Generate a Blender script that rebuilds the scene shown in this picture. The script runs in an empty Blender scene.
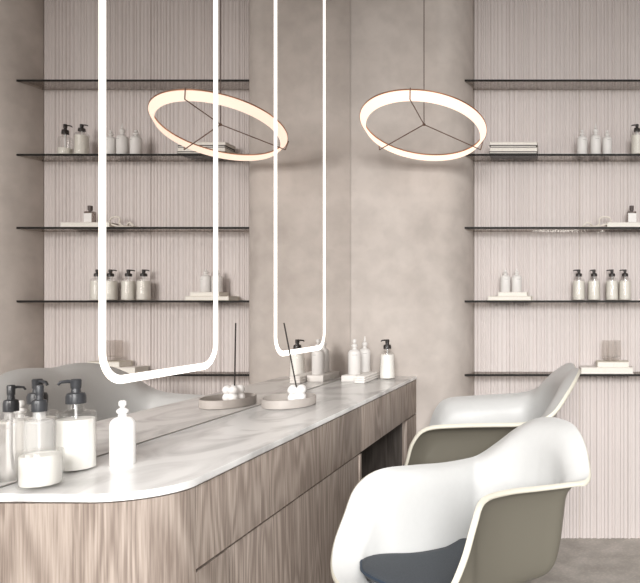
import bpy, bmesh, math, random
from mathutils import Vector, Matrix
rnd = random.Random(7)
SC = bpy.context.scene
COL = SC.collection
PI = math.pi

# ---------------------------------------------------------------- measures
U = 0.0045                 # metres per photo pixel at the distance of the concrete wall
F = 640.0                  # focal length in photo pixels
DC = F * U                 # camera to concrete wall
EYE = 229 * 1.0736 * U     # eye height
XM = -211.2 * U            # mirror plane
TOP = EYE - 67 * U         # countertop surface
YF = 1.0736 * DC           # fluted panelling

def X(px, d): return (px - 562) * d * U
def Y(d): return d * DC
def Z(py, d): return EYE - (py - 309) * d * U

# ---------------------------------------------------------------- materials
def newmat(name):
    m = bpy.data.materials.new(name); m.use_nodes = True
    nt = m.node_tree
    return m, nt, nt.nodes, nt.links, nt.nodes['Principled BSDF']

def plain(name, col, rough=.5, metal=0, spec=.5, noise=.04, scale=60, coat=0):
    m, nt, N, L, b = newmat(name)
    tc = N.new('ShaderNodeTexCoord'); nz = N.new('ShaderNodeTexNoise'); nz.inputs['Scale'].default_value = scale
    L.new(tc.outputs['Object'], nz.inputs['Vector'])
    rp = N.new('ShaderNodeValToRGB')
    rp.color_ramp.elements[0].position = .3; rp.color_ramp.elements[1].position = .7
    rp.color_ramp.elements[0].color = tuple(c * (1 - noise) for c in col) + (1,)
    rp.color_ramp.elements[1].color = tuple(min(1, c * (1 + noise)) for c in col) + (1,)
    L.new(nz.outputs['Fac'], rp.inputs['Fac']); L.new(rp.outputs['Color'], b.inputs['Base Color'])
    b.inputs['Roughness'].default_value = rough; b.inputs['Metallic'].default_value = metal
    b.inputs['Specular IOR Level'].default_value = spec
    b.inputs['Coat Weight'].default_value = coat
    return m

def emit(name, col, s):
    m, nt, N, L, b = newmat(name)
    b.inputs['Base Color'].default_value = (.2, .19, .18, 1)
    b.inputs['Emission Color'].default_value = col + (1,)
    b.inputs['Emission Strength'].default_value = s
    return m

def thin_glass(name, tint, refl=.08, edge=.35, rough=.03):
    m, nt, N, L, b = newmat(name)
    N.remove(b); out = N['Material Output']
    tr = N.new('ShaderNodeBsdfTransparent'); tr.inputs['Color'].default_value = tint + (1,)
    gl = N.new('ShaderNodeBsdfGlossy'); gl.inputs['Roughness'].default_value = rough
    gl.inputs['Color'].default_value = (.9, .9, .9, 1)
    lw = N.new('ShaderNodeLayerWeight'); lw.inputs['Blend'].default_value = .25
    mr = N.new('ShaderNodeMapRange'); mr.inputs['To Min'].default_value = refl; mr.inputs['To Max'].default_value = edge
    L.new(lw.outputs['Facing'], mr.inputs['Value'])
    mx = N.new('ShaderNodeMixShader'); L.new(mr.outputs['Result'], mx.inputs['Fac'])
    L.new(tr.outputs[0], mx.inputs[1]); L.new(gl.outputs[0], mx.inputs[2]); L.new(mx.outputs[0], out.inputs['Surface'])
    return m

def frosted(name):
    m, nt, N, L, b = newmat(name); out = N['Material Output']
    b.inputs['Base Color'].default_value = (.85, .84, .82, 1); b.inputs['Roughness'].default_value = .15
    tr = N.new('ShaderNodeBsdfTransparent'); tr.inputs['Color'].default_value = (.97, .97, .965, 1)
    mx = N.new('ShaderNodeMixShader'); mx.inputs['Fac'].default_value = .30
    L.new(tr.outputs[0], mx.inputs[1]); L.new(b.outputs[0], mx.inputs[2]); L.new(mx.outputs[0], out.inputs['Surface'])
    return m

def mat_concrete():
    m, nt, N, L, b = newmat('concrete_plaster')
    tc = N.new('ShaderNodeTexCoord')
    n1 = N.new('ShaderNodeTexNoise'); n1.inputs['Scale'].default_value = 2.2; n1.inputs['Detail'].default_value = 8; n1.inputs['Distortion'].default_value = .6
    n2 = N.new('ShaderNodeTexNoise'); n2.inputs['Scale'].default_value = 14; n2.inputs['Detail'].default_value = 9; n2.inputs['Distortion'].default_value = .2
    L.new(tc.outputs['Object'], n1.inputs['Vector']); L.new(tc.outputs['Object'], n2.inputs['Vector'])
    r1 = N.new('ShaderNodeValToRGB'); e = r1.color_ramp.elements
    e[0].position = .32; e[0].color = (.47, .42, .385, 1); e[1].position = .68; e[1].color = (.61, .555, .515, 1)
    L.new(n1.outputs['Fac'], r1.inputs['Fac'])
    r2 = N.new('ShaderNodeValToRGB'); e = r2.color_ramp.elements
    e[0].position = .35; e[0].color = (.93, .93, .93, 1); e[1].position = .62; e[1].color = (1.03, 1.03, 1.03, 1)
    L.new(n2.outputs['Fac'], r2.inputs['Fac'])
    mx = N.new('ShaderNodeMix'); mx.data_type = 'RGBA'; mx.blend_type = 'MULTIPLY'; mx.inputs['Factor'].default_value = 1
    L.new(r1.outputs['Color'], mx.inputs['A']); L.new(r2.outputs['Color'], mx.inputs['B'])
    L.new(mx.outputs['Result'], b.inputs['Base Color'])
    b.inputs['Roughness'].default_value = .75; b.inputs['Specular IOR Level'].default_value = .25
    bp = N.new('ShaderNodeBump'); bp.inputs['Strength'].default_value = .12; bp.inputs['Distance'].default_value = .004
    L.new(n2.outputs['Fac'], bp.inputs['Height']); L.new(bp.outputs['Normal'], b.inputs['Normal'])
    return m

def mat_floor():
    m, nt, N, L, b = newmat('speckled_stone_floor')
    tc = N.new('ShaderNodeTexCoord')
    n1 = N.new('ShaderNodeTexNoise'); n1.inputs['Scale'].default_value = 9; n1.inputs['Detail'].default_value = 9
    vo = N.new('ShaderNodeTexVoronoi'); vo.inputs['Scale'].default_value = 70
    L.new(tc.outputs['Object'], n1.inputs['Vector']); L.new(tc.outputs['Object'], vo.inputs['Vector'])
    r1 = N.new('ShaderNodeValToRGB'); e = r1.color_ramp.elements
    e[0].position = .3; e[0].color = (.30, .278, .25, 1); e[1].position = .7; e[1].color = (.47, .44, .405, 1)
    L.new(n1.outputs['Fac'], r1.inputs['Fac'])
    r2 = N.new('ShaderNodeValToRGB'); e = r2.color_ramp.elements
    e[0].position = 0; e[0].color = (1.15, 1.12, 1.1, 1); e[1].position = .55; e[1].color = (.92, .92, .92, 1)
    L.new(vo.outputs['Distance'], r2.inputs['Fac'])
    mx = N.new('ShaderNodeMix'); mx.data_type = 'RGBA'; mx.blend_type = 'MULTIPLY'; mx.inputs['Factor'].default_value = 1
    L.new(r1.outputs['Color'], mx.inputs['A']); L.new(r2.outputs['Color'], mx.inputs['B'])
    L.new(mx.outputs['Result'], b.inputs['Base Color']); b.inputs['Roughness'].default_value = .45
    return m

def mat_marble():
    m, nt, N, L, b = newmat('white_marble')
    tc = N.new('ShaderNodeTexCoord'); mp = N.new('ShaderNodeMapping')
    mp.inputs['Rotation'].default_value = (0, 0, .9); mp.inputs['Scale'].default_value = (2.4, 1.2, 1)
    L.new(tc.outputs['Object'], mp.inputs['Vector'])
    n1 = N.new('ShaderNodeTexNoise'); n1.inputs['Scale'].default_value = 3.2; n1.inputs['Detail'].default_value = 9; n1.inputs['Distortion'].default_value = 1.4
    L.new(mp.outputs['Vector'], n1.inputs['Vector'])
    r1 = N.new('ShaderNodeValToRGB'); e = r1.color_ramp.elements
    e[0].position = .33; e[0].color = (.58, .57, .565, 1); e[1].position = .54; e[1].color = (.90, .895, .885, 1)
    L.new(n1.outputs['Fac'], r1.inputs['Fac']); L.new(r1.outputs['Color'], b.inputs['Base Color'])
    b.inputs['Roughness'].default_value = .22
    return m

def mat_oak(seed, dark=1.0, horizontal=False):
    m, nt, N, L, b = newmat('grey_oak_veneer')
    tc = N.new('ShaderNodeTexCoord'); mp = N.new('ShaderNodeMapping')
    mp.inputs['Location'].default_value = (seed * 1.7, seed * .9, seed * .37)
    mp.inputs['Scale'].default_value = (1, 1, .16)
    L.new(tc.outputs['Object'], mp.inputs['Vector'])
    # veneer leaves: a random tone per strip along the length
    sx = N.new('ShaderNodeSeparateXYZ'); L.new(tc.outputs['Object'], sx.inputs[0])
    ad = N.new('ShaderNodeMath'); ad.operation = 'ADD'; L.new(sx.outputs['Y'], ad.inputs[0]); L.new(sx.outputs['X'], ad.inputs[1])
    mu = N.new('ShaderNodeMath'); mu.operation = 'MULTIPLY'; mu.inputs[1].default_value = 8.3; L.new(ad.outputs[0], mu.inputs[0])
    fl = N.new('ShaderNodeMath'); fl.operation = 'FLOOR'; L.new(mu.outputs[0], fl.inputs[0])
    wn = N.new('ShaderNodeTexWhiteNoise'); wn.noise_dimensions = '1D'; L.new(fl.outputs[0], wn.inputs['W'])
    va = N.new('ShaderNodeVectorMath'); va.operation = 'ADD'; L.new(mp.outputs['Vector'], va.inputs[0])
    sc = N.new('ShaderNodeVectorMath'); sc.operation = 'SCALE'; sc.inputs['Scale'].default_value = 3
    L.new(wn.outputs['Color'], sc.inputs[0]); L.new(sc.outputs[0], va.inputs[1])
    wv = N.new('ShaderNodeTexNoise'); wv.inputs['Scale'].default_value = 6; wv.inputs['Detail'].default_value = 2; wv.inputs['Distortion'].default_value = .4
    L.new(va.outputs[0], wv.inputs['Vector'])
    sn = N.new('ShaderNodeMath'); sn.operation = 'MULTIPLY'; sn.inputs[1].default_value = 115; L.new(wv.outputs['Fac'], sn.inputs[0])
    si = N.new('ShaderNodeMath'); si.operation = 'SINE'; L.new(sn.outputs[0], si.inputs[0])
    mp2 = N.new('ShaderNodeMapping'); mp2.inputs['Scale'].default_value = (1, 1, .03); L.new(tc.outputs['Object'], mp2.inputs['Vector'])
    fine = N.new('ShaderNodeTexNoise'); fine.inputs['Scale'].default_value = 330; fine.inputs['Detail'].default_value = 4; L.new(mp2.outputs['Vector'], fine.inputs['Vector'])
    a1 = N.new('ShaderNodeMath'); a1.operation = 'MULTIPLY_ADD'; a1.inputs[1].default_value = .13; L.new(si.outputs[0], a1.inputs[0]); L.new(fine.outputs['Fac'], a1.inputs[2])
    a2 = N.new('ShaderNodeMath'); a2.operation = 'MULTIPLY_ADD'; a2.inputs[1].default_value = .13; L.new(wn.outputs['Value'], a2.inputs[0]); L.new(a1.outputs[0], a2.inputs[2])
    r1 = N.new('ShaderNodeValToRGB'); e = r1.color_ramp.elements
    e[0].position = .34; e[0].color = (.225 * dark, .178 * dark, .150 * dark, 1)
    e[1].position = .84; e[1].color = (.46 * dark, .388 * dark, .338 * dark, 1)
    L.new(a2.outputs[0], r1.inputs['Fac']); L.new(r1.outputs['Color'], b.inputs['Base Color'])
    b.inputs['Roughness'].default_value = .55; b.inputs['Specular IOR Level'].default_value = .3
    return m

def mat_mirror():
    m, nt, N, L, b = newmat('silvered_glass')
    b.inputs['Base Color'].default_value = (.82, .80, .785, 1); b.inputs['Metallic'].default_value = 1; b.inputs['Roughness'].default_value = 0
    return m

M = dict(
    concrete=mat_concrete(), floor=mat_floor(), marble=mat_marble(), mirror=mat_mirror(),
    oak_end=mat_oak(1.0), oak_drawer=mat_oak(2.3), oak_door=mat_oak(3.9, .9), oak_shaded=mat_oak(5.1, .17),  # last one: same veneer darkened to paint in the knee-space shade
    ceiling=plain('ceiling_paint', (.40, .37, .35), .8), wall=plain('wall_plaster', (.60, .55, .50), .8),
    flute=plain('fluted_panel_paint', (.66, .605, .585), .55, noise=.03, scale=3, spec=.3),
    shelf=thin_glass('smoked_shelf_glass', (.70, .68, .66), .05, .30), shelf_edge=plain('dark_glass_edge', (.012, .010, .009), .5, spec=.2),
    led=emit('mirror_light_diffuser', (1, .95, .875), 2.2), ring=emit('ring_light_diffuser', (1, .75, .60), 1.34),
    copper=plain('brushed_copper', (.62, .36, .24), .35, 1), rod=plain('bronze_rod', (.20, .13, .10), .4, .6),
    cable=plain('dark_cable', (.10, .07, .06), .5),
    glass=thin_glass('clear_bottle_glass', (.97, .97, .965), .03, .38), tumbler=thin_glass('tumbler_glass', (.95, .94, .93), .04, .30), smoke=thin_glass('grey_bottle_glass', (.55, .5, .47), .06, .5),
    pump=plain('charcoal_pump_plastic', (.035, .037, .042), .38), pump_dark=plain('black_pump_plastic', (.02, .015, .013), .4),
    tube=plain('milky_plastic', (.72, .72, .72), .4), white=plain('white_plastic', (.93, .925, .915), .3, noise=.01),
    greywhite=plain('matt_white_plastic', (.72, .70, .68), .45, noise=.01),
    cream=plain('cream_lotion', (.93, .91, .87), .4, noise=.01), taupe=plain('taupe_lotion', (.72, .69, .63), .4, noise=.02),
    print=plain('grey_print', (.35, .34, .33), .6), paper=plain('white_label_paper', (.80, .78, .76), .7),
    wax=plain('white_wax', (.92, .91, .90), .5, noise=.01), tray=plain('taupe_ceramic', (.46, .42, .39), .55, noise=.05, scale=40),
    stick=plain('black_incense', (.025, .02, .018), .7), stone=plain('white_stone', (.74, .71, .68), .6, noise=.05, scale=25),
    towel=plain('white_towel_cloth', (.80, .77, .74), .95, noise=.06, scale=120),
    book_a=plain('pale_book_cloth', (.74, .70, .66), .7), book_b=plain('grey_book_cloth', (.50, .46, .44), .7),
    book_c=plain('beige_book_cloth', (.66, .62, .53), .7), book_d=plain('black_book_cloth', (.05, .042, .04), .6),
    pages=plain('book_pages', (.80, .77, .71), .85, noise=.06, scale=200),
    ribbon=plain('cream_cord', (.74, .69, .62), .8), cap=plain('brown_cap', (.07, .05, .045), .45),
    shell=plain('white_shell_plastic', (.60, .605, .60), .38, noise=.01, spec=.4),
    shell_out=plain('olive_grey_shell', (.14, .13, .104), .30, noise=.02, scale=4, spec=.5),
    rim=plain('cream_rim_plastic', (.64, .615, .53), .4, noise=.01), pad=plain('slate_seat_fabric', (.062, .072, .085), .75, noise=.12, scale=260), piping=plain('dark_piping', (.03, .05, .08), .6),
    steel=plain('dark_steel', (.10, .10, .10), .35, .9), frame=plain('window_paint', (.75, .73, .70), .5),
    frost=frosted('milky_bottle_glass'), seal=plain('grey_silicone', (.40, .38, .36), .6), black=plain('painted_gap_shade', (.03, .026, .023), .8),
)

# ---------------------------------------------------------------- mesh helpers
def link(name, bm, mat, parent=None, sharp=35):
    bmesh.ops.recalc_face_normals(bm, faces=bm.faces)
    lim = math.radians(sharp)
    for f in bm.faces: f.smooth = True
    for e in bm.edges:
        if len(e.link_faces) == 2: e.smooth = e.calc_face_angle(0) < lim
    me = bpy.data.meshes.new(name); bm.to_mesh(me); bm.free()
    if mat: me.materials.append(M[mat])
    o = bpy.data.objects.new(name, me); COL.objects.link(o)
    if parent: o.parent = parent
    return o

def tag(o, label, cat, group=None):
    o['label'] = label; o['category'] = cat
    if group: o['group'] = group
    return o

def thing(name, label, cat, loc=(0, 0, 0), rz=0, group=None):
    o = bpy.data.objects.new(name, None); COL.objects.link(o); o.empty_display_size = .05
    o.location = loc; o.rotation_euler = (0, 0, rz)
    return tag(o, label, cat, group)

def struct(name, bm, mat, sharp=35):
    o = link(name, bm, mat, None, sharp); o['kind'] = 'structure'; return o

def dup(src, label, loc, rz=0, group=None):
    r = src.copy(); COL.objects.link(r); r.location = loc; r.rotation_euler = (0, 0, rz); r['label'] = label
    if group: r['group'] = group
    for c in list(src.children):
        d = c.copy(); COL.objects.link(d); d.parent = r
        for g in list(c.children):
            h = g.copy(); COL.objects.link(h); h.parent = d
    return r

def box(bm, x0, x1, y0, y1, z0, z1, bev=0, seg=2):
    vs = [bm.verts.new((x, y, z)) for x in (x0, x1) for y in (y0, y1) for z in (z0, z1)]
    q = [(0, 1, 3, 2), (4, 6, 7, 5), (0, 4, 5, 1), (2, 3, 7, 6), (0, 2, 6, 4), (1, 5, 7, 3)]
    fs = [bm.faces.new([vs[i] for i in f]) for f in q]
    if bev:
        es = list({e for f in fs for e in f.edges})
        bmesh.ops.bevel(bm, geom=es, offset=bev, segments=seg, affect='EDGES', profile=.5)
    return bm

def B(*a, **k): return box(bmesh.new(), *a, **k)

def lathe(bm, prof, n=40, sx=1, sy=1, cx=0, cy=0):
    rings = []
    for r, z in prof:
        if r < 1e-6: rings.append([bm.verts.new((cx, cy, z))])
        else: rings.append([bm.verts.new((cx + sx * r * math.cos(2 * PI * i / n), cy + sy * r * math.sin(2 * PI * i / n), z)) for i in range(n)])
    for a, b in zip(rings, rings[1:]):
        for i in range(n):
            j = (i + 1) % n
            if len(a) == 1 and len(b) == 1: continue
            if len(a) == 1: bm.faces.new((a[0], b[i], b[j]))
            elif len(b) == 1: bm.faces.new((a[i], a[j], b[0]))
            else: bm.faces.new((a[i], a[j], b[j], b[i]))
    return bm

def LA(prof, **k): return lathe(bmesh.new(), prof, **k)

def tube(bm, pts, r, n=10, closed=False):
    pts = [Vector(p) for p in pts]; N_ = len(pts); rings = []; prev = None
    for i, p in enumerate(pts):
        if closed: d = pts[(i + 1) % N_] - pts[i - 1]
        else: d = pts[min(i + 1, N_ - 1)] - pts[max(i - 1, 0)]
        d.normalize()
        if prev is None: a = d.orthogonal().normalized()
        else:
            a = prev - d * prev.dot(d)
            a = a.normalized() if a.length > 1e-6 else d.orthogonal().normalized()
        prev = a; b = d.cross(a)
        rr = r(i / (N_ - 1)) if callable(r) else r
        rings.append([bm.verts.new(p + a * rr * math.cos(2 * PI * k / n) + b * rr * math.sin(2 * PI * k / n)) for k in range(n)])
    rng = range(N_) if closed else range(N_ - 1)
    for i in rng:
        a, b = rings[i], rings[(i + 1) % N_]
        for k in range(n): bm.faces.new((a[k], a[(k + 1) % n], b[(k + 1) % n], b[k]))
    if not closed: bm.faces.new(rings[0][::-1]); bm.faces.new(rings[-1])
    return bm

def prism(bm, outline, z0, z1, bev=0, seg=3):
    a = [bm.verts.new((x, y, z0)) for x, y in outline]; b = [bm.verts.new((x, y, z1)) for x, y in outline]
    n = len(outline)
    f0 = bm.faces.new(a[::-1]); f1 = bm.faces.new(b)
    for i in range(n): bm.faces.new((a[i], a[(i + 1) % n], b[(i + 1) % n], b[i]))
    if bev: bmesh.ops.bevel(bm, geom=list(f1.edges) + list(f0.edges), offset=bev, segments=seg, affect='EDGES', profile=.5)
    return bm

def catmull(P, n=8, closed=False):
    P = [Vector(p) for p in P]; out = []; N_ = len(P)
    segs = N_ if closed else N_ - 1
    for i in range(segs):
        if closed: a, b, c, d = P[i - 1], P[i], P[(i + 1) % N_], P[(i + 2) % N_]
        else: a, b, c, d = P[max(i - 1, 0)], P[i], P[i + 1], P[min(i + 2, N_ - 1)]
        for k in range(n):
            t = k / n
            out.append(.5 * ((2 * b) + (c - a) * t + (2 * a - 5 * b + 4 * c - d) * t * t + (3 * b - a - 3 * c + d) * t ** 3))
    if not closed: out.append(P[-1])
    return out

# ---------------------------------------------------------------- the room
RX, RY0, RY1, RZ = 2.6, -2.6, YF + .12, 2.85
struct('floor', B(XM - .2, RX + .2, RY0, RY1, -.1, 0), 'floor')
struct('ceiling', B(XM - .2, RX + .2, RY0, RY1, RZ, RZ + .1), 'ceiling')
struct('wall_left', B(XM - .2, XM - .008, RY0, RY1, 0, RZ), 'wall')
struct('wall_back', B(XM - .008, RX + .2, YF + .006, RY1, 0, RZ), 'wall')
# right wall with a tall window opening
wy0, wy1, wz0, wz1 = -1.6, 1.7, .35, 2.5
bm = bmesh.new()
box(bm, RX, RX + .2, RY0, wy0, 0, RZ); box(bm, RX, RX + .2, wy1, YF + .006, 0, RZ)
box(bm, RX, RX + .2, wy0, wy1, 0, wz0); box(bm, RX, RX + .2, wy0, wy1, wz1, RZ)
struct('wall_right', bm, 'wall')
bm = bmesh.new()
for a, b, c, d in ((wy0, wy1, wz0, wz0 + .05), (wy0, wy1, wz1 - .05, wz1), (wy0, wy0 + .05, wz0 + .05, wz1 - .05), (wy1 - .05, wy1, wz0 + .05, wz1 - .05), (.025, .075, wz0 + .05, wz1 - .05)):
    box(bm, RX + .06, RX + .11, a, b, c, d)
struct('window_1', bm, 'frame')

# concrete wall pieces either side of the niche, with rounded corners
def column(x_corner, x_far, w, r, name):
    s = 1 if x_far < x_corner else -1          # s=+1: the niche lies to the right
    xc = x_corner - s * w; out = []
    for k in range(17):
        a = k / 16 * PI / 2
        out.append((xc + s * w * math.cos(a), DC + r - r * math.sin(a)))
    out = [(x_corner, YF + .006)] + out + [(x_far, DC), (x_far, YF + .006)]
    if s < 0: out = out[::-1]
    struct(name, prism(bmesh.new(), out, 0, RZ), 'concrete', 40)
XL = X(473.5, 1.0736); XR = 134.2 * U
column(XL, XM - .008, .135, .20, 'wall_back_left')
column(XR, RX, .135, .20, 'wall_back_right')

# fluted panelling: irregular rounded ribs in two panels with a dark joint between them
def fluted(x0, x1, name):
    x = x0; prof = [(x0, YF + .006)]
    while x < x1 - 1e-4:
        w = rnd.choice((.010, .013, .016, .020, .024)); w = min(w, x1 - x)
        if x1 - x - w < .008: w = x1 - x
        dpt = min(.010, w * .48) * rnd.uniform(.5, 1)
        for k in range(7):
            t = k / 6
            prof.append((x + .0012 + (w - .0024) * t, YF + .001 - dpt * math.sin(PI * t) ** .6))
        x += w
    prof.append((x1, YF + .006))
    struct(name, prism(bmesh.new(), prof, 0, RZ), 'flute', 50)
XJ = X(579.5, 1.0736)
fluted(XL + .001, XJ - .0015, 'trim_1'); fluted(XJ + .0015, XR - .001, 'trim_2')

# ---------------------------------------------------------------- wall mirror and its lights
t = thing('wall_mirror', 'full-height frameless mirror covering the left wall behind the countertop', 'mirror', (XM, 1.5, TOP))
o = link('mirror_glass', B(-.006, 0, .1 - 1.5, DC - .004 - 1.5, .0014, RZ - TOP - .002), 'mirror', t)
o = link('bottom_seal', B(-.006, .0003, .1 - 1.5, DC - .004 - 1.5, .0003, .0014), 'seal', t)

def light_frame(d0, d1, z0, z1, label):
    y0, y1 = Y(d0), Y(d1); w = .0182; r = .07; dep = .0012
    t = thing('light_frame', label, 'light', (XM, (y0 + y1) / 2, z0))
    h = (y1 - y0) / 2; H = z1 - z0
    def rr(o_):
        P = []
        for cy, cz, a0 in ((h - r, H - r, 0), (-h + r, H - r, PI / 2), (-h + r, r, PI), (h - r, r, 1.5 * PI)):
            for k in range(13):
                a = a0 + k / 12 * PI / 2
                P.append((cy + (r - o_) * math.cos(a), cz + (r - o_) * math.sin(a)))
        return P
    bm = bmesh.new(); A, Bq = rr(0), rr(w); n = len(A)
    def ring(P, x): return [bm.verts.new((x, a, b)) for a, b in P]
    a0, a1, b0, b1 = ring(A, .0006), ring(A, dep), ring(Bq, .0006), ring(Bq, dep)
    for i in range(n):
        j = (i + 1) % n
        for p, q in ((a0, a1), (a1, b1), (b1, b0), (b0, a0)): bm.faces.new((p[i], p[j], q[j], q[i]))
    link('diffuser', bm, 'led', t, 60)
    return t
zb = Z(383.8, .4785)
light_frame(.4563, .613, zb, 2.62, 'glowing rounded-rectangle light strip on the mirror nearest the large pump bottle')
light_frame(.734, .8913, zb, 2.62, 'glowing rounded-rectangle light strip on the mirror nearest the back wall')

# ---------------------------------------------------------------- vanity
XC = -144.9 * U; YE = .362 * DC; RC = .12; RY = .1015; ST = TOP - .0135
def counter_outline(off=0, y1=DC - .001, xb=XM + .0015):
    P = [(xb, YE + off)]
    for k in range(15):
        a = -PI / 2 + k / 14 * PI / 2
        P.append((XC - RC + (RC - off) * math.cos(a), YE + RY + (RY - off) * math.sin(a)))
    return P + [(XC - off, y1), (xb, y1)]
o = link('marble_countertop', prism(bmesh.new(), counter_outline(), ST, TOP, .003), 'marble')
tag(o, 'long white marble countertop with a rounded near corner, under the mirror', 'countertop')

GZ = .640; FX = XC - .003
van = thing('vanity_cabinet', 'grey oak vanity cabinet with curved end panel under the marble countertop', 'cabinet', (XM + .15, 1.9, 0))
ox, oy = XM + .15, 1.9
def rel(P): return [(a - ox, b - oy) for a, b in P]
YS = YE + RY + .002; YD = Y(.4366); YK = Y(.726); YP = Y(.938)
def end_outline(ylim):
    P = [(a, b) for a, b in counter_outline(.003)][:-2]
    P = P + [(FX, ylim)]
    # inner offset back to give a panel 2 cm thick
    Q = [(XM + .0015, YE + .023)] + [(XC - RC + (RC - .023) * math.cos(a), YE + RY + (RY - .023) * math.sin(a)) for a in [-PI / 2 + k / 14 * PI / 2 for k in range(15)]] + [(FX - .02, ylim)]
    return P + Q[::-1]
bm = bmesh.new(); prism(bm, rel(end_outline(YS - .0008)), GZ + .0, ST - .003); prism(bm, rel(end_outline(YS - .0008)), 0.0, GZ); box(bm, FX - .02 - ox, FX - ox, YS - .0008 - oy, YD - oy, 0, GZ - .006)
link('end_panel', bm, 'oak_end', van, 30)
def pbox(x0, x1, y0, y1, z0, z1, bev=0): return B(x0 - ox, x1 - ox, y0 - oy, y1 - oy, z0, z1, bev=bev)
link('drawer', pbox(FX - .02, FX, YS + .0012, YK - .0004, GZ, ST - .003, .0008), 'oak_drawer', van)
link('drawer', pbox(FX - .02, FX, YK + .0004, DC - .002, GZ, ST - .003, .0008), 'oak_drawer', van)
link('door', pbox(FX - .028, FX - .004, YD + .002, YK - .018, .012, GZ - .006, .001), 'oak_door', van)
link('side_panel', pbox(XM + .01, FX, YK - .016, YK, .0, GZ - .006), 'oak_door', van)
link('side_panel', pbox(XM + .01, FX - .02, YP, DC - .002, .0, GZ - .006), 'oak_shaded', van)
link('front_stile', pbox(FX - .02, FX, YP, DC - .002, .0, GZ - .006), 'oak_door', van)
link('back_panel', pbox(XM + .0015, XM + .012, YE + .2, DC - .002, .0, ST - .003), 'oak_shaded', van)
link('carcass', pbox(XM + .012, FX - .021, YE + .15, DC - .003, GZ, GZ + .016), 'oak_shaded', van)
link('gap_shade_strip', pbox(XM + .012, FX - .012, YE + .14, DC - .003, ST - .003, ST), 'black', van)  # black strip that paints the shadow line under the marble

# ---------------------------------------------------------------- glass shelves
SD0, SD1 = Y(1.03), YF - .0092
SHZ = [Z(80.5, 1.03), Z(154.8, 1.03), Z(227.9, 1.03), Z(301.4, 1.03), Z(375.2, 1.03)]
SXL, SXR = -102 * U, 139.9 * U
slab = ['topmost smoked glass shelf, empty, on the fluted wall',
        'smoked glass shelf holding the stacked grey books and three small white bottles',
        'smoked glass shelf holding the looped cream cord, in the middle of the five',
        'smoked glass shelf holding the row of four beige pump bottles',
        'lowest smoked glass shelf, holding the glass tumbler on two books']
TH = .0095
for z, lb in zip(SHZ, slab):
    s = thing('glass_shelf', lb, 'shelf', ((SXL + SXR) / 2, SD1, z - TH / 2), 0, 'glass shelves on the fluted wall')
    hw = (SXR - SXL) / 2
    link('shelf_glass', B(-hw, hw, SD0 - SD1 + .002, 0, 0, TH), 'shelf', s)
    link('front_edge', B(-hw, hw, SD0 - SD1, SD0 - SD1 + .002, 0, TH), 'shelf_edge', s)
STOP = [z + TH / 2 for z in SHZ]

# ---------------------------------------------------------------- bottles
def pump_bottle(name, label, R, H, body_mat, loc, group, pump='pump_dark', taper=.95, total=None, fill=1.0, liquid='taupe', clear=True, rz=PI, cat='bottle', n=36):
    """R radius, H body height to the shoulder; total height with pump"""
    total = total or H * 1.42
    t = thing(name, label, cat, loc, rz, group)
    rt = R * taper; sh = R * .22; nr = R * .40; nh = (total - H) * .33
    prof = [(0, 0), (R * .93, 0), (R, R * .08), (R, H * .2), (rt, H - sh)]
    for k in range(1, 6):
        a = k / 5 * PI / 2
        prof.append((rt - sh * (1 - math.cos(a)) * 1.0, H - sh + sh * math.sin(a)))
    prof += [(nr * 1.15, H + R * .06), (nr, H + R * .14), (nr, H + nh)]
    body = link('bottle_body', LA(prof, n=n), body_mat, t, 50)
    if clear and fill > 0:
        k = .93; lp = [(0, .003), (R * .9 * k, .003), (R * k, R * .12)]
        hz = (H - sh) * fill
        lp += [(R * k + (rt - R) * k * min(1, hz / H), hz), (0, hz + .0005)]
        link('liquid', LA(lp, n=n), liquid, t, 50)
    z0 = H + nh * .72
    th = total - z0
    cr = nr * 1.22
    link('collar', LA([(0, z0), (cr, z0), (cr, z0 + th * .30), (cr * .88, z0 + th * .42), (cr * .5, z0 + th * .46), (cr * .42, z0 + th * .62), (0, z0 + th * .62)], n=28), pump, t)
    bm = LA([(0, z0 + th * .62), (cr * .52, z0 + th * .62), (cr * .55, z0 + th * .95), (cr * .45, total), (0, total)], n=20)
    hz = z0 + th * .88
    tube(bm, [(0, 0, hz), (cr * .8, 0, hz + th * .03), (cr * 1.5, 0, hz), (cr * 1.75, 0, hz - th * .10)], lambda u: cr * .24 * (1 - .35 * u), 10)
    link('pump_head', bm, pump, t)
    if clear: link('dip_tube', tube(bmesh.new(), [(0, 0, z0 + .001), (0, 0, H * .5), (R * .2, 0, .006)], R * .07 if fill > .8 else R * .1, 8), 'tube', t)
    return t

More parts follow.
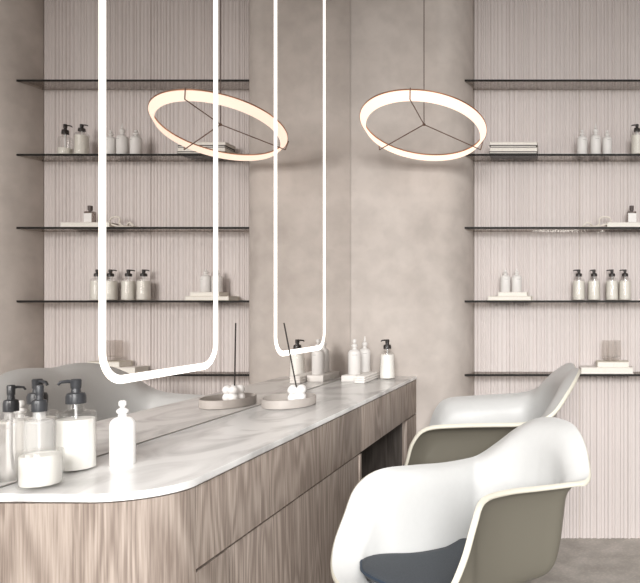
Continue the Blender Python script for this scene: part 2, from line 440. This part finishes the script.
def nozzle_bottle(label, R, H, total, loc, group, mat='greywhite', tip=0, cat='bottle', name='lotion_bottle'):
    t = thing(name, label, cat, loc, rnd.uniform(-.2, .2), group)
    sh = R * .75
    prof = [(0, 0), (R * .92, 0), (R, R * .1), (R, H - sh)]
    for k in range(1, 7):
        a = k / 6 * PI / 2
        prof.append((R - (R * .62) * (1 - math.cos(a)), H - sh + sh * math.sin(a) * .95))
    prof += [(R * .34, H), (R * .34, H + (total - H) * .1), (0, H + (total - H) * .1)]
    link('bottle_body', LA(prof, n=36), mat, t, 50)
    h = total - H
    cp = [(0, H + h * .1), (R * .36, H + h * .1)]
    for k in range(9):
        a = -PI / 2 * .6 + k / 8 * PI * .8
        cp.append((R * .49 * math.cos(a) + .0, H + h * .34 + h * .22 * math.sin(a)))
    cp += [(R * .2, H + h * .58), (R * .2, H + h * .66)]
    if tip: cp += [(R * .16, H + h * .7), (R * .06, total), (0, total)]
    else: cp += [(R * .3, H + h * .7), (R * .3, H + h * .93), (R * .22, total), (0, total)]
    link('cap', LA(cp, n=24), mat, t, 50)
    # small printed line on the front
    bm = bmesh.new(); z = H - sh - R * .18; a0, a1 = -PI / 2 + .05, -PI / 2 + .85; rr = R * 1.003
    v = [[bm.verts.new((rr * math.cos(a0 + (a1 - a0) * k / 6), rr * math.sin(a0 + (a1 - a0) * k / 6), zz)) for k in range(7)] for zz in (z, z + R * .07)]
    for k in range(6): bm.faces.new((v[0][k], v[0][k + 1], v[1][k + 1], v[1][k]))
    link('printed_line', bm, 'print', t)
    return t

SD = 1.052
def sp(px, shelf, d=SD): return (X(px, d), Y(d), STOP[shelf])
g4 = 'beige pump bottles on the fourth shelf'
pr = pump_bottle('soap_pump_bottle', 'beige pump bottle with black pump, leftmost of the row of four', .0308, .104, 'glass', sp(578.8, 3), g4, total=.147, fill=.95)
for px, lb, rz in ((594, 'beige pump bottle with black pump, second from the left in the row of four', 2.4), (612, 'beige pump bottle with black pump, third from the left in the row of four', 2.9), (625, 'beige pump bottle with black pump, rightmost of the row of four', 3.3)):
    dup(pr, lb, sp(px, 3), rz)
dup(pr, 'beige pump bottle beside the three small white bottles on the upper shelf', sp(637, 1, 1.0425), 3.0, 'pump bottles on the upper shelf')
pump_bottle('soap_pump_bottle', 'nearly empty clear pump bottle at the right end of the upper shelf', .0308, .085, 'glass', sp(653.5, 1, 1.0425), 'pump bottles on the upper shelf', total=.147, fill=.42, rz=2.6)

gw = 'small white bottles on the upper shelf'
nozzle_bottle('small white lotion bottle, leftmost of three on the upper shelf', .0248, .090, .118, sp(582, 1, 1.0405), gw)
nozzle_bottle('small white lotion bottle with pointed tip, middle of three on the upper shelf', .0248, .095, .150, sp(595.6, 1, 1.0405), gw, tip=1)
nozzle_bottle('small white lotion bottle, rightmost of three on the upper shelf', .0225, .088, .116, sp(607.2, 1, 1.0405), gw)

# books
def book(label, px0, px1, y0, shelf_z, h, depth, mat, group, d=None, rz=0, dy=0):
    d = d or SD
    xa, xb = X(px0, d), X(px1, d); w = xb - xa
    t = thing('book', label, 'book', ((xa + xb) / 2, Y(d) + dy, shelf_z + y0), rz, group)
    bm = bmesh.new(); c = .0035 if mat == 'book_d' else .0022 if h > .015 else .0015
    box(bm, -w / 2, w / 2, -depth / 2, depth / 2, 0, c); box(bm, -w / 2, w / 2, -depth / 2, depth / 2, h - c, h)
    box(bm, -w / 2, w / 2, depth / 2 - c, depth / 2, c, h - c)
    link('cover', bm, mat, t)
    link('pages', B(-w / 2 + .003, w / 2 - .003, -depth / 2 + .003, depth / 2 - c, c, h - c), 'pages', t)
    return t
s = STOP[1]; gb = 'stacked books on the upper shelf'; SD = 1.0475
book('dark book at the bottom of the stack on the upper shelf', 490, 537.5, 0, s, .012, .095, 'book_d', gb)
book('pale grey book second from the bottom of the stack on the upper shelf', 490.5, 538, .0121, s, .018, .092, 'book_a', gb)
book('thin dark-covered book third from the bottom of the stack on the upper shelf', 491, 537, .0302, s, .012, .090, 'book_d', gb)
book('pale thin book on top of the stack on the upper shelf', 490, 538, .0423, s, .014, .092, 'book_a', gb)

SD = 1.052; s = STOP[3]; gb = 'books under the white bottles on the fourth shelf'
book('wide beige book lying under a smaller book and two white bottles', 488.5, 532, 0, s, .020, .095, 'book_c', gb)
book('small white book directly under two white bottles', 498.5, 528, .0201, s, .020, .085, 'book_a', gb)
gw = 'white bottles standing on books'
nozzle_bottle('white lotion bottle standing on books, left of the pair', .0242, .082, .104, (X(505.3, SD), Y(SD), s + .0402), gw)
nozzle_bottle('white lotion bottle standing on books, right of the pair', .0242, .082, .112, (X(516.7, SD), Y(SD) + .002, s + .0402), gw, tip=1)

s = STOP[4]; gb = 'books on the lowest shelf'
book('wide white book at the bottom, under the glass tumbler stack', 580.4, 632.4, 0, s, .030, .098, 'book_a', gb)
book('smaller beige book lying directly under the glass tumbler', 596.5, 628.5, .0301, s, .026, .09, 'book_c', gb)
t = thing('glass_tumbler', 'square clear glass tumbler standing on two books on the lowest shelf', 'glass', (X(611.5, SD), Y(SD), s + .0562), .32)
def sq(r, n=10):
    P = []
    for cx, cy, a0 in ((1, 1, 0), (-1, 1, PI / 2), (-1, -1, PI), (1, -1, 1.5 * PI)):
        for k in range(n): a = a0 + k / (n - 1) * PI / 2; P.append((cx * r * .72 + r * .28 * math.cos(a), cy * r * .72 + r * .28 * math.sin(a)))
    return P
bm = bmesh.new(); rings = []
for r, z in ((.026, .0), (.030, .006), (.037, .014), (.037, .098), (.034, .098), (.034, .020)):
    rings.append([bm.verts.new((a, b, z)) for a, b in sq(r)])
for a, b in zip(rings, rings[1:]):
    n = len(a)
    for i in range(n): bm.faces.new((a[i], a[(i + 1) % n], b[(i + 1) % n], b[i]))
bm.faces.new(rings[0][::-1]); bm.faces.new(rings[-1])
link('cup', bm, 'tumbler', t)
bm = prism(bmesh.new(), sq(.0335), .0205, .024, .001); link('glass_bottom', bm, 'glass', t)

# middle shelf: cord, book, small brown-capped bottle
s = STOP[2]
book('white book lying under the small brown-capped bottle on the middle shelf', 606, 655, 0, s, .024, .095, 'book_a', 'book on the middle shelf')
t = thing('perfume_bottle', 'small grey glass bottle with white label and brown cap on a white book', 'bottle', (X(631.5, SD), Y(SD) - .005, s + .0242), .1)
link('bottle_body', B(-.021, .021, -.014, .014, 0, .056, bev=.004), 'smoke', t)
link('paper_label', B(-.0195, .0195, -.0146, -.0141, .004, .046), 'paper', t)
link('cap', LA([(0, .056), (.007, .056), (.007, .061), (.0105, .061), (.0105, .081), (.009, .083), (0, .083)], n=24), 'cap', t)
z = s + .0042
pts = [(583, 0, 1.037), (587, 4, 1.038), (592, 2, 1.045), (589, 0, 1.052), (594, 0, 1.046), (599, 3, 1.042), (599.5, 8, 1.044), (603, 10.5, 1.047), (609, 10, 1.049), (611, 6.5, 1.047), (608.5, 3.5, 1.042), (602, 1, 1.038), (598, 0, 1.0365), (594, 0, 1.0365), (590, 0, 1.040), (585, 0, 1.044), (580, 0, 1.048)]
t0 = Vector((X(595, SD), Y(SD), s))
cp = catmull([Vector((X(a, d), Y(d), z + h * .0047)) - t0 for a, h, d in pts], 8)
cp = [Vector((p.x, p.y, max(p.z, .0042))) for p in cp]
o = link('cord', tube(bmesh.new(), cp, .004, 8), 'ribbon'); o.location = t0
tag(o, 'loosely looped cream cord lying left of the white book on the middle shelf', 'cord')

# ---------------------------------------------------------------- countertop objects
def cp_(px, d, dz=0): return (X(px, d), Y(d), TOP + dz)
gp = 'large pump bottles on the countertop'
pump_bottle('soap_pump_bottle', 'large clear pump bottle filled with white lotion and charcoal pump, behind the jar', 7.3 * U, .110, 'glass', cp_(76, .418), gp, pump='pump', taper=.97, total=.170, fill=.93, liquid='cream', rz=3.5)
pump_bottle('soap_pump_bottle', 'empty clear pump bottle with charcoal pump directly behind the lidless white jar', 5.2 * U, .106, 'frost', cp_(39.5, .3935), gp, pump='pump', taper=.97, total=.167, fill=0.0, rz=2.3)
nozzle_bottle('small white bottle standing alone near the front of the marble countertop', 4.75 * U, .093, .124, cp_(122.5, .4305), 'white lotion bottle on the countertop', mat='white')

# wide jar of white cream
t = thing('candle_jar', 'wide low clear jar of white cream at the near end of the countertop', 'jar', cp_(40.5, .3778))
R = 7.2 * U; H = .061
link('jar_glass', LA([(0, 0), (R * .93, 0), (R, R * .10), (R, H - .002), (R - .001, H), (R - .0025, H), (R - .003, H - .003), (R - .003, .004), (0, .004)], n=56), 'glass', t, 50)
link('cream', LA([(0, .005), (R - .005, .005), (R - .0035, .008), (R - .0035, H - .008), (R - .0045, H - .0065), (0, H - .006)], n=56), 'cream', t, 50)

# oval tray, bubble candle, incense stick
td = .697; tl = Vector(cp_(289.5, td))
t = thing('oval_tray', 'oval taupe ceramic tray on the countertop holding the white bubble candle', 'tray', tl)
link('tray_body', LA([(0, 0), (.95, 0), (1, .002), (1, .0265), (.995, .027), (.962, .027), (.957, .0265), (.955, .006), (.9, .0045), (0, .0045)], n=64, sx=.075, sy=.098), 'tray', t, 50)
cd = .712; cl = Vector((X(297, cd), Y(cd), TOP + .0047))
t = thing('bubble_candle', 'white bubble candle of clustered wax balls on the oval tray', 'candle', cl, .35)
bm = bmesh.new(); rb = .0148; gap = .0128
for ix in (-1, 1):
    for iy in (-1, 1):
        for iz in (0, 1):
            m4 = Matrix.Translation((ix * gap, iy * gap, rb + iz * .0235))
            bmesh.ops.create_uvsphere(bm, u_segments=20, v_segments=12, radius=rb, matrix=m4)
box(bm, -gap, gap, -gap, gap, rb * .5, rb + .026)
link('wax', bm, 'wax', t, 60)
b0 = Vector((-191.0 * U, Y(.713), TOP + .050)); b1 = Vector((X(284, .699), Y(.699), Z(323, .699)))
b0 = Vector((cl.x - .002, cl.y + .001, cl.z + .045))
o = link('incense_stick', tube(bmesh.new(), [(0, 0, 0), (b1 - b0) * .5, b1 - b0], .0022, 10), 'stick'); o.location = b0
tag(o, 'thin black incense stick leaning up out of the white bubble candle', 'incense stick')

# back corner: stone slab, two bottles, folded cloth, pump bottle
sx0, sx1 = -203 * U, -187.6 * U
t = B(-(sx1 - sx0) / 2, (sx1 - sx0) / 2, -.1, .1, 0, .027, bev=.003)
o = link('stone_slab', t, 'stone'); o.location = ((sx0 + sx1) / 2, Y(.9535), TOP)
tag(o, 'white stone slab under two white bottles at the back of the countertop', 'slab')
gw = 'white bottles on the stone slab'
nozzle_bottle('white lotion bottle on the stone slab, nearer of the pair', 5.7 * U, .105, .147, (X(354.5, .936), Y(.936), TOP + .0272), gw)
nozzle_bottle('white lotion bottle on the stone slab, farther of the pair', 5.2 * U, .103, .155, (X(364.8, .970), Y(.970), TOP + .0272), gw, tip=1)
t = thing('folded_cloth', 'folded white face cloth beside the stone slab at the back', 'cloth', (-182.2 * U, Y(.935), TOP), 0)
bm = bmesh.new()
for k in range(3): box(bm, -.022, .022, -.105, .105, k * .0098, k * .0098 + .0102, bev=.0048, seg=3)
link('cloth_layers', bm, 'towel', t, 60)
pump_bottle('soap_pump_bottle', 'beige pump bottle with black pump at the far end of the countertop', .0335, .116, 'glass', cp_(387.3, .9615), 'pump bottle in the back corner', total=.170, taper=.86, fill=.97, liquid='cream', rz=3.0)

# ---------------------------------------------------------------- ring pendant
rd = .881; rc = Vector((X(423.5, rd), Y(rd), Z(133.5, rd)))
hub = Vector((X(424, rd), Y(rd), Z(124.5, rd)))
t = thing('ring_pendant', 'glowing ring pendant lamp with copper rim hanging in front of the concrete wall', 'lamp', (hub.x, hub.y, hub.z))
tilt = math.radians(15); RR = 60 * rd * U
ax = Vector((0, math.sin(tilt), math.cos(tilt)))      # near side raised
e1 = Vector((1, 0, 0)); e2 = ax.cross(e1)
ctr = rc - hub + Vector((.003, 0, .014))
def ring_mesh(prof, n=96):
    bm = bmesh.new(); rings = []
    for i in range(n):
        a = 2 * PI * i / n; u = e1 * math.cos(a) + e2 * math.sin(a)
        rings.append([bm.verts.new(ctr + u * (RR + r) + ax * h) for r, h in prof])
    m = len(prof)
    for i in range(n):
        A, Bq = rings[i], rings[(i + 1) % n]
        for k in range(m): bm.faces.new((A[k], Bq[k], Bq[(k + 1) % m], A[(k + 1) % m]))
    return bm
link('ring_diffuser', ring_mesh([(.007, .015), (-.013, -.016), (-.017, -.014), (-.004, .015)]), 'ring', t, 60)
link('ring_rim', ring_mesh([(.009, .0153), (.009, .020), (-.007, .020), (-.007, .0153)]), 'copper', t, 60)
for ang in (270, 30, 150):
    a = math.radians(ang); u = e1 * math.cos(a) + e2 * math.sin(a)
    p = ctr + u * (RR + .004) + ax * -.020
    bm = tube(bmesh.new(), [(0, 0, 0), p], .0022, 8)
    q = ctr + u * (RR + .012) + ax * .022
    tube(bm, [p, q], .0022, 8)
    link('spoke', bm, 'rod', t)
bm = bmesh.new(); bmesh.ops.create_uvsphere(bm, u_segments=12, v_segments=8, radius=.006); link('hub', bm, 'rod', t)
link('cable', tube(bmesh.new(), [(0, 0, .004), (0, 0, (RZ - hub.z) / 2), (0, 0, RZ - hub.z - .02)], .0018, 8), 'cable', t)
link('ceiling_canopy', LA([(0, RZ - hub.z - .025), (.045, RZ - hub.z - .025), (.05, RZ - hub.z - .02), (.05, RZ - hub.z), (0, RZ - hub.z)], n=32), 'copper', t)

# ---------------------------------------------------------------- armchairs
def armchair(K, X0, Y0, th, z0, s, label, group):
    rz = math.atan2(-math.sin(th), -math.cos(th)) - PI / 2       # local +Y is forward, local +X is the sitter's right
    t = thing('armchair', label, 'chair', (X0, Y0, 0), rz, group)
    half = catmull([Vector((-k[0] * s, k[1] * s, k[2] * s)) for k in K], 8)   # sitter's left side is -X
    half[0].x = 0; half[-1].x = 0
    rim = half + [Vector((-p.x, p.y, p.z)) for p in half[-2:0:-1]]
    n = len(rim)
    # smooth the closed rim a little
    for _ in range(2): rim = [(rim[i - 1] + rim[i] * 2 + rim[(i + 1) % n]) / 4 for i in range(n)]
    c = Vector((0, .02 * s, 0)); c0 = c + Vector((0, 0, -.022 * s)); m = 28
    prof = catmull([Vector(p) for p in ((0, 0, 0), (.3, -.004, 0), (.55, .01, 0), (.68, .10, 0), (.735, .32, 0), (.765, .60, 0), (.795, .82, 0), (.875, .945, 0), (1, 1, 0))], 12)
    DIP = .022 * s
    def bez(r, u):
        q = u * (len(prof) - 1); a = min(int(q), len(prof) - 2); v = prof[a].lerp(prof[a + 1], q - a); d = r - c
        return Vector((c.x + d.x * v.x, c.y + d.y * v.x, (r.z + DIP) * v.y - DIP))
    ts = [k / m for k in range(1, m + 1)]
    G = [[bez(r, u) for r in rim] for u in ts]
    def nrm(k, i):
        a = G[k][(i + 1) % n] - G[k][i - 1]; b = G[min(k + 1, m - 1)][i] - G[k - 1 if k else 0][i]
        v = a.cross(b)
        return v.normalized() if v.length > 1e-9 else Vector((0, 0, 1))
    sgn = 1 if nrm(2, 0).z > 0 else -1
    NR = [[nrm(k, i) * sgn for i in range(n)] for k in range(m)]
    zo = Vector((0, 0, z0))
    def skin(rings, ctr=None):
        bm = bmesh.new(); R_ = [[bm.verts.new(p + zo) for p in r] for r in rings]
        if ctr is not None:
            v = bm.verts.new(ctr + zo)
            for i in range(n): bm.faces.new((v, R_[0][i], R_[0][(i + 1) % n]))
        for a, b in zip(R_, R_[1:]):
            for i in range(n): bm.faces.new((a[i], a[(i + 1) % n], b[(i + 1) % n], b[i]))
        return bm
    # outward direction of the flared lip
    lip = []
    for i in range(n):
        tg = (rim[(i + 1) % n] - rim[i - 1]).normalized(); o_ = tg.cross(NR[-1][i]).normalized()
        if o_.dot(rim[i] - c) < 0 and abs(rim[i].z) < .1: o_ = -o_
        out = -NR[-1][i]; lip.append((o_ if o_.dot(G[-1][i] - G[-2][i]) > 0 else -o_, out))
    T = .006
    l1 = [rim[i] + lip[i][0] * .003 + lip[i][1] * .004 for i in range(n)]
    l2 = [rim[i] + lip[i][0] * .004 + lip[i][1] * .010 for i in range(n)]
    l3 = [rim[i] + lip[i][0] * .001 + lip[i][1] * .014 for i in range(n)]
    l4 = [rim[i] - lip[i][0] * .004 + lip[i][1] * .012 for i in range(n)]
    l5 = [rim[i] - lip[i][0] * .008 + lip[i][1] * T * .8 for i in range(n)]
    link('shell', skin(G, c0), 'shell', t, 75)
    link('rim', skin([G[-1], l1, l2, l3, l4, l5]), 'rim', t, 75)['label'] = 'cream rounded rim'
    O = [[G[k][i] - NR[k][i] * T for i in range(n)] for k in range(m)]
    link('outer_shell', skin(O[:-1] + [[O[-1][i] - lip[i][0] * .005 for i in range(n)]], c0 + Vector((0, 0, -T))), 'shell_out', t, 75)
    # seat pad
    zc = .036 * s; KT = .12; O_ = []
    for r in rim:
        h = .86
        for q in range(40, 87):
            u = next((k for k in range(len(prof)) if prof[k].x >= q / 100), len(prof) - 1)
            if (r.z + DIP) * prof[u].y - DIP > zc - .012 * s: h = q / 100 - .012; break
        O_.append(c + Vector((r.x - c.x, r.y - c.y, 0)) * h)
    O_ = [Vector((p.x * (.95 + .165 * max(0, min(1, (p.y - c.y - .08) / .12))), c.y + (p.y - c.y) * (1.04 if p.y > c.y else .60), p.z)) for p in O_]
    for _ in range(12): O_ = [(O_[i - 1] + O_[i] * 2 + O_[(i + 1) % n]) / 4 for i in range(n)]
    P = []
    for f_, zz in ((.3, .002 * s), (.74, .009 * s), (.97, zc - .021 * s), (1.0, zc - .012 * s), (.985, zc - .004 * s), (.94, zc), (.7, zc + .002), (.35, zc + .002), (.1, zc + .002)):
        P.append([Vector((c.x + (p.x - c.x) * f_, c.y + (p.y - c.y) * f_, zz + (KT * max(-.02, p.y - c.y) * f_ if zz > .011 * s else 0))) for p in O_])
    bm = skin(P); bm.verts.ensure_lookup_table()
    bm.faces.new([bm.verts[k] for k in range(n)]); bm.faces.new([bm.verts[k] for k in range(len(P) * n - n, len(P) * n)])
    pad = link('seat_pad', bm, 'pad', t, 75)
    ring = [Vector((c.x + (p.x - c.x) * .998, c.y + (p.y - c.y) * .998, zc - .008 * s + KT * max(-.02, p.y - c.y))) + zo for p in O_]
    link('piping', tube(bmesh.new(), ring, .003, 8, True), 'piping', pad)
    # swivel base
    zt = z0 - T - .004 - DIP
    link('mount_plate', prism(bmesh.new(), [(-.09, -.07), (.09, -.07), (.09, .11), (-.09, .11)], zt - .012, zt + .003, .003), 'steel', t)
    link('column', LA([(0, .07), (.035, .07), (.035, .12), (.022, .13), (.022, zt - .012), (0, zt - .012)], n=24, cy=.02), 'steel', t)
    for k in range(4):
        a = PI / 4 + k * PI / 2; d = Vector((math.cos(a), math.sin(a), 0)); b = Vector((0, .02, 0))
        link('leg', tube(bmesh.new(), [b + d * .02 + Vector((0, 0, .085)), b + d * .16 + Vector((0, 0, .045)), b + d * .27 + Vector((0, 0, .0125))], lambda u: .017 - .005 * u, 12), 'steel', t)
    return t
KA = [(0.0, 0.317, 0.016), (0.103, 0.316, 0.026), (0.173, 0.309, 0.046), (0.219, 0.281, 0.092), (0.23, 0.245, 0.158), (0.227, 0.213, 0.226), (0.201, 0.159, 0.266), (0.186, 0.059, 0.262), (0.189, -0.044, 0.249), (0.204, -0.144, 0.24), (0.217, -0.213, 0.239), (0.184, -0.259, 0.274), (0.135, -0.297, 0.321), (0.074, -0.323, 0.355), (0.0, -0.332, 0.365)]
KB = [(0, 0.296, 0.021), (0.102, 0.285, 0.024), (0.174, 0.268, 0.036), (0.232, 0.241, 0.074), (0.26, 0.215, 0.132), (0.275, 0.196, 0.193), (0.28, 0.156, 0.235), (0.286, 0.066, 0.244), (0.298, -0.027, 0.247), (0.312, -0.118, 0.251), (0.312, -0.184, 0.271), (0.271, -0.231, 0.322), (0.197, -0.267, 0.362), (0.104, -0.286, 0.376), (0.0, -0.286, 0.368)]
armchair(KA, -.2222, 1.619, .8673, .4462, .9478, 'white shell armchair nearest the viewer, dark slate seat pad showing', 'white shell armchairs at the vanity')
armchair(KB, -.2857, 2.4156, .0832, .447, 1.1792, 'white shell armchair farther away, behind the front armchair', 'white shell armchairs at the vanity')

# ---------------------------------------------------------------- light
w = bpy.data.worlds.new('daylight'); SC.world = w; w.use_nodes = True
bg = w.node_tree.nodes['Background']; bg.inputs['Color'].default_value = (1, .985, .97, 1); bg.inputs['Strength'].default_value = .55
def area(name, loc, rot, sx, sy, e, col):
    l = bpy.data.lights.new(name, 'AREA'); l.shape = 'RECTANGLE'; l.size = sx; l.size_y = sy; l.energy = e; l.color = col
    o = bpy.data.objects.new(name, l); COL.objects.link(o); o.location = loc; o.rotation_euler = rot; return o
area('window_daylight', (RX - .02, (wy0 + wy1) / 2, (wz0 + wz1) / 2), (0, math.radians(90), 0), wz1 - wz0, wy1 - wy0, 14, (1, .98, .95))
cl_ = area('ceiling_fill_light', (.75, .5, RZ - .03), (0, 0, 0), 1.8, 1.8, 17, (1, .985, .97))  # added soft area light overhead, in place of unseen downlights

tp = Vector((.6, -2.3, RZ - .75)); td_ = Vector((-.15, YF, -.15)) - tp
tl_ = area('wall_fill_light', tp, td_.to_track_quat('-Z', 'Y').to_euler(), 2.0, 1.3, 42, (1, .985, .965)); tl_.data.spread = math.radians(65)  # added unseen area light that brightens the lower back wall

# ---------------------------------------------------------------- camera
cam = bpy.data.cameras.new('camera'); co = bpy.data.objects.new('camera', cam); COL.objects.link(co)
co.location = (0, 0, EYE); co.rotation_euler = (PI / 2, 0, 0)
cam.sensor_fit = 'HORIZONTAL'; cam.sensor_width = 36; cam.lens = 36 * F / 640
cam.shift_x = -(562 - 320) / 640; cam.shift_y = (309 - 291.5) / 640
cam.clip_start = .02
SC.camera = co
SC.view_settings.view_transform = 'Standard'; SC.view_settings.look = 'None'
SC.view_settings.gamma = 1; SC.view_settings.exposure = 0; SC.view_settings.use_curve_mapping = False
SC.cycles.max_bounces = 12; SC.cycles.transparent_max_bounces = 24; SC.cycles.use_denoising = True
SC.cycles.sample_clamp_indirect = 6; SC.cycles.caustics_reflective = True
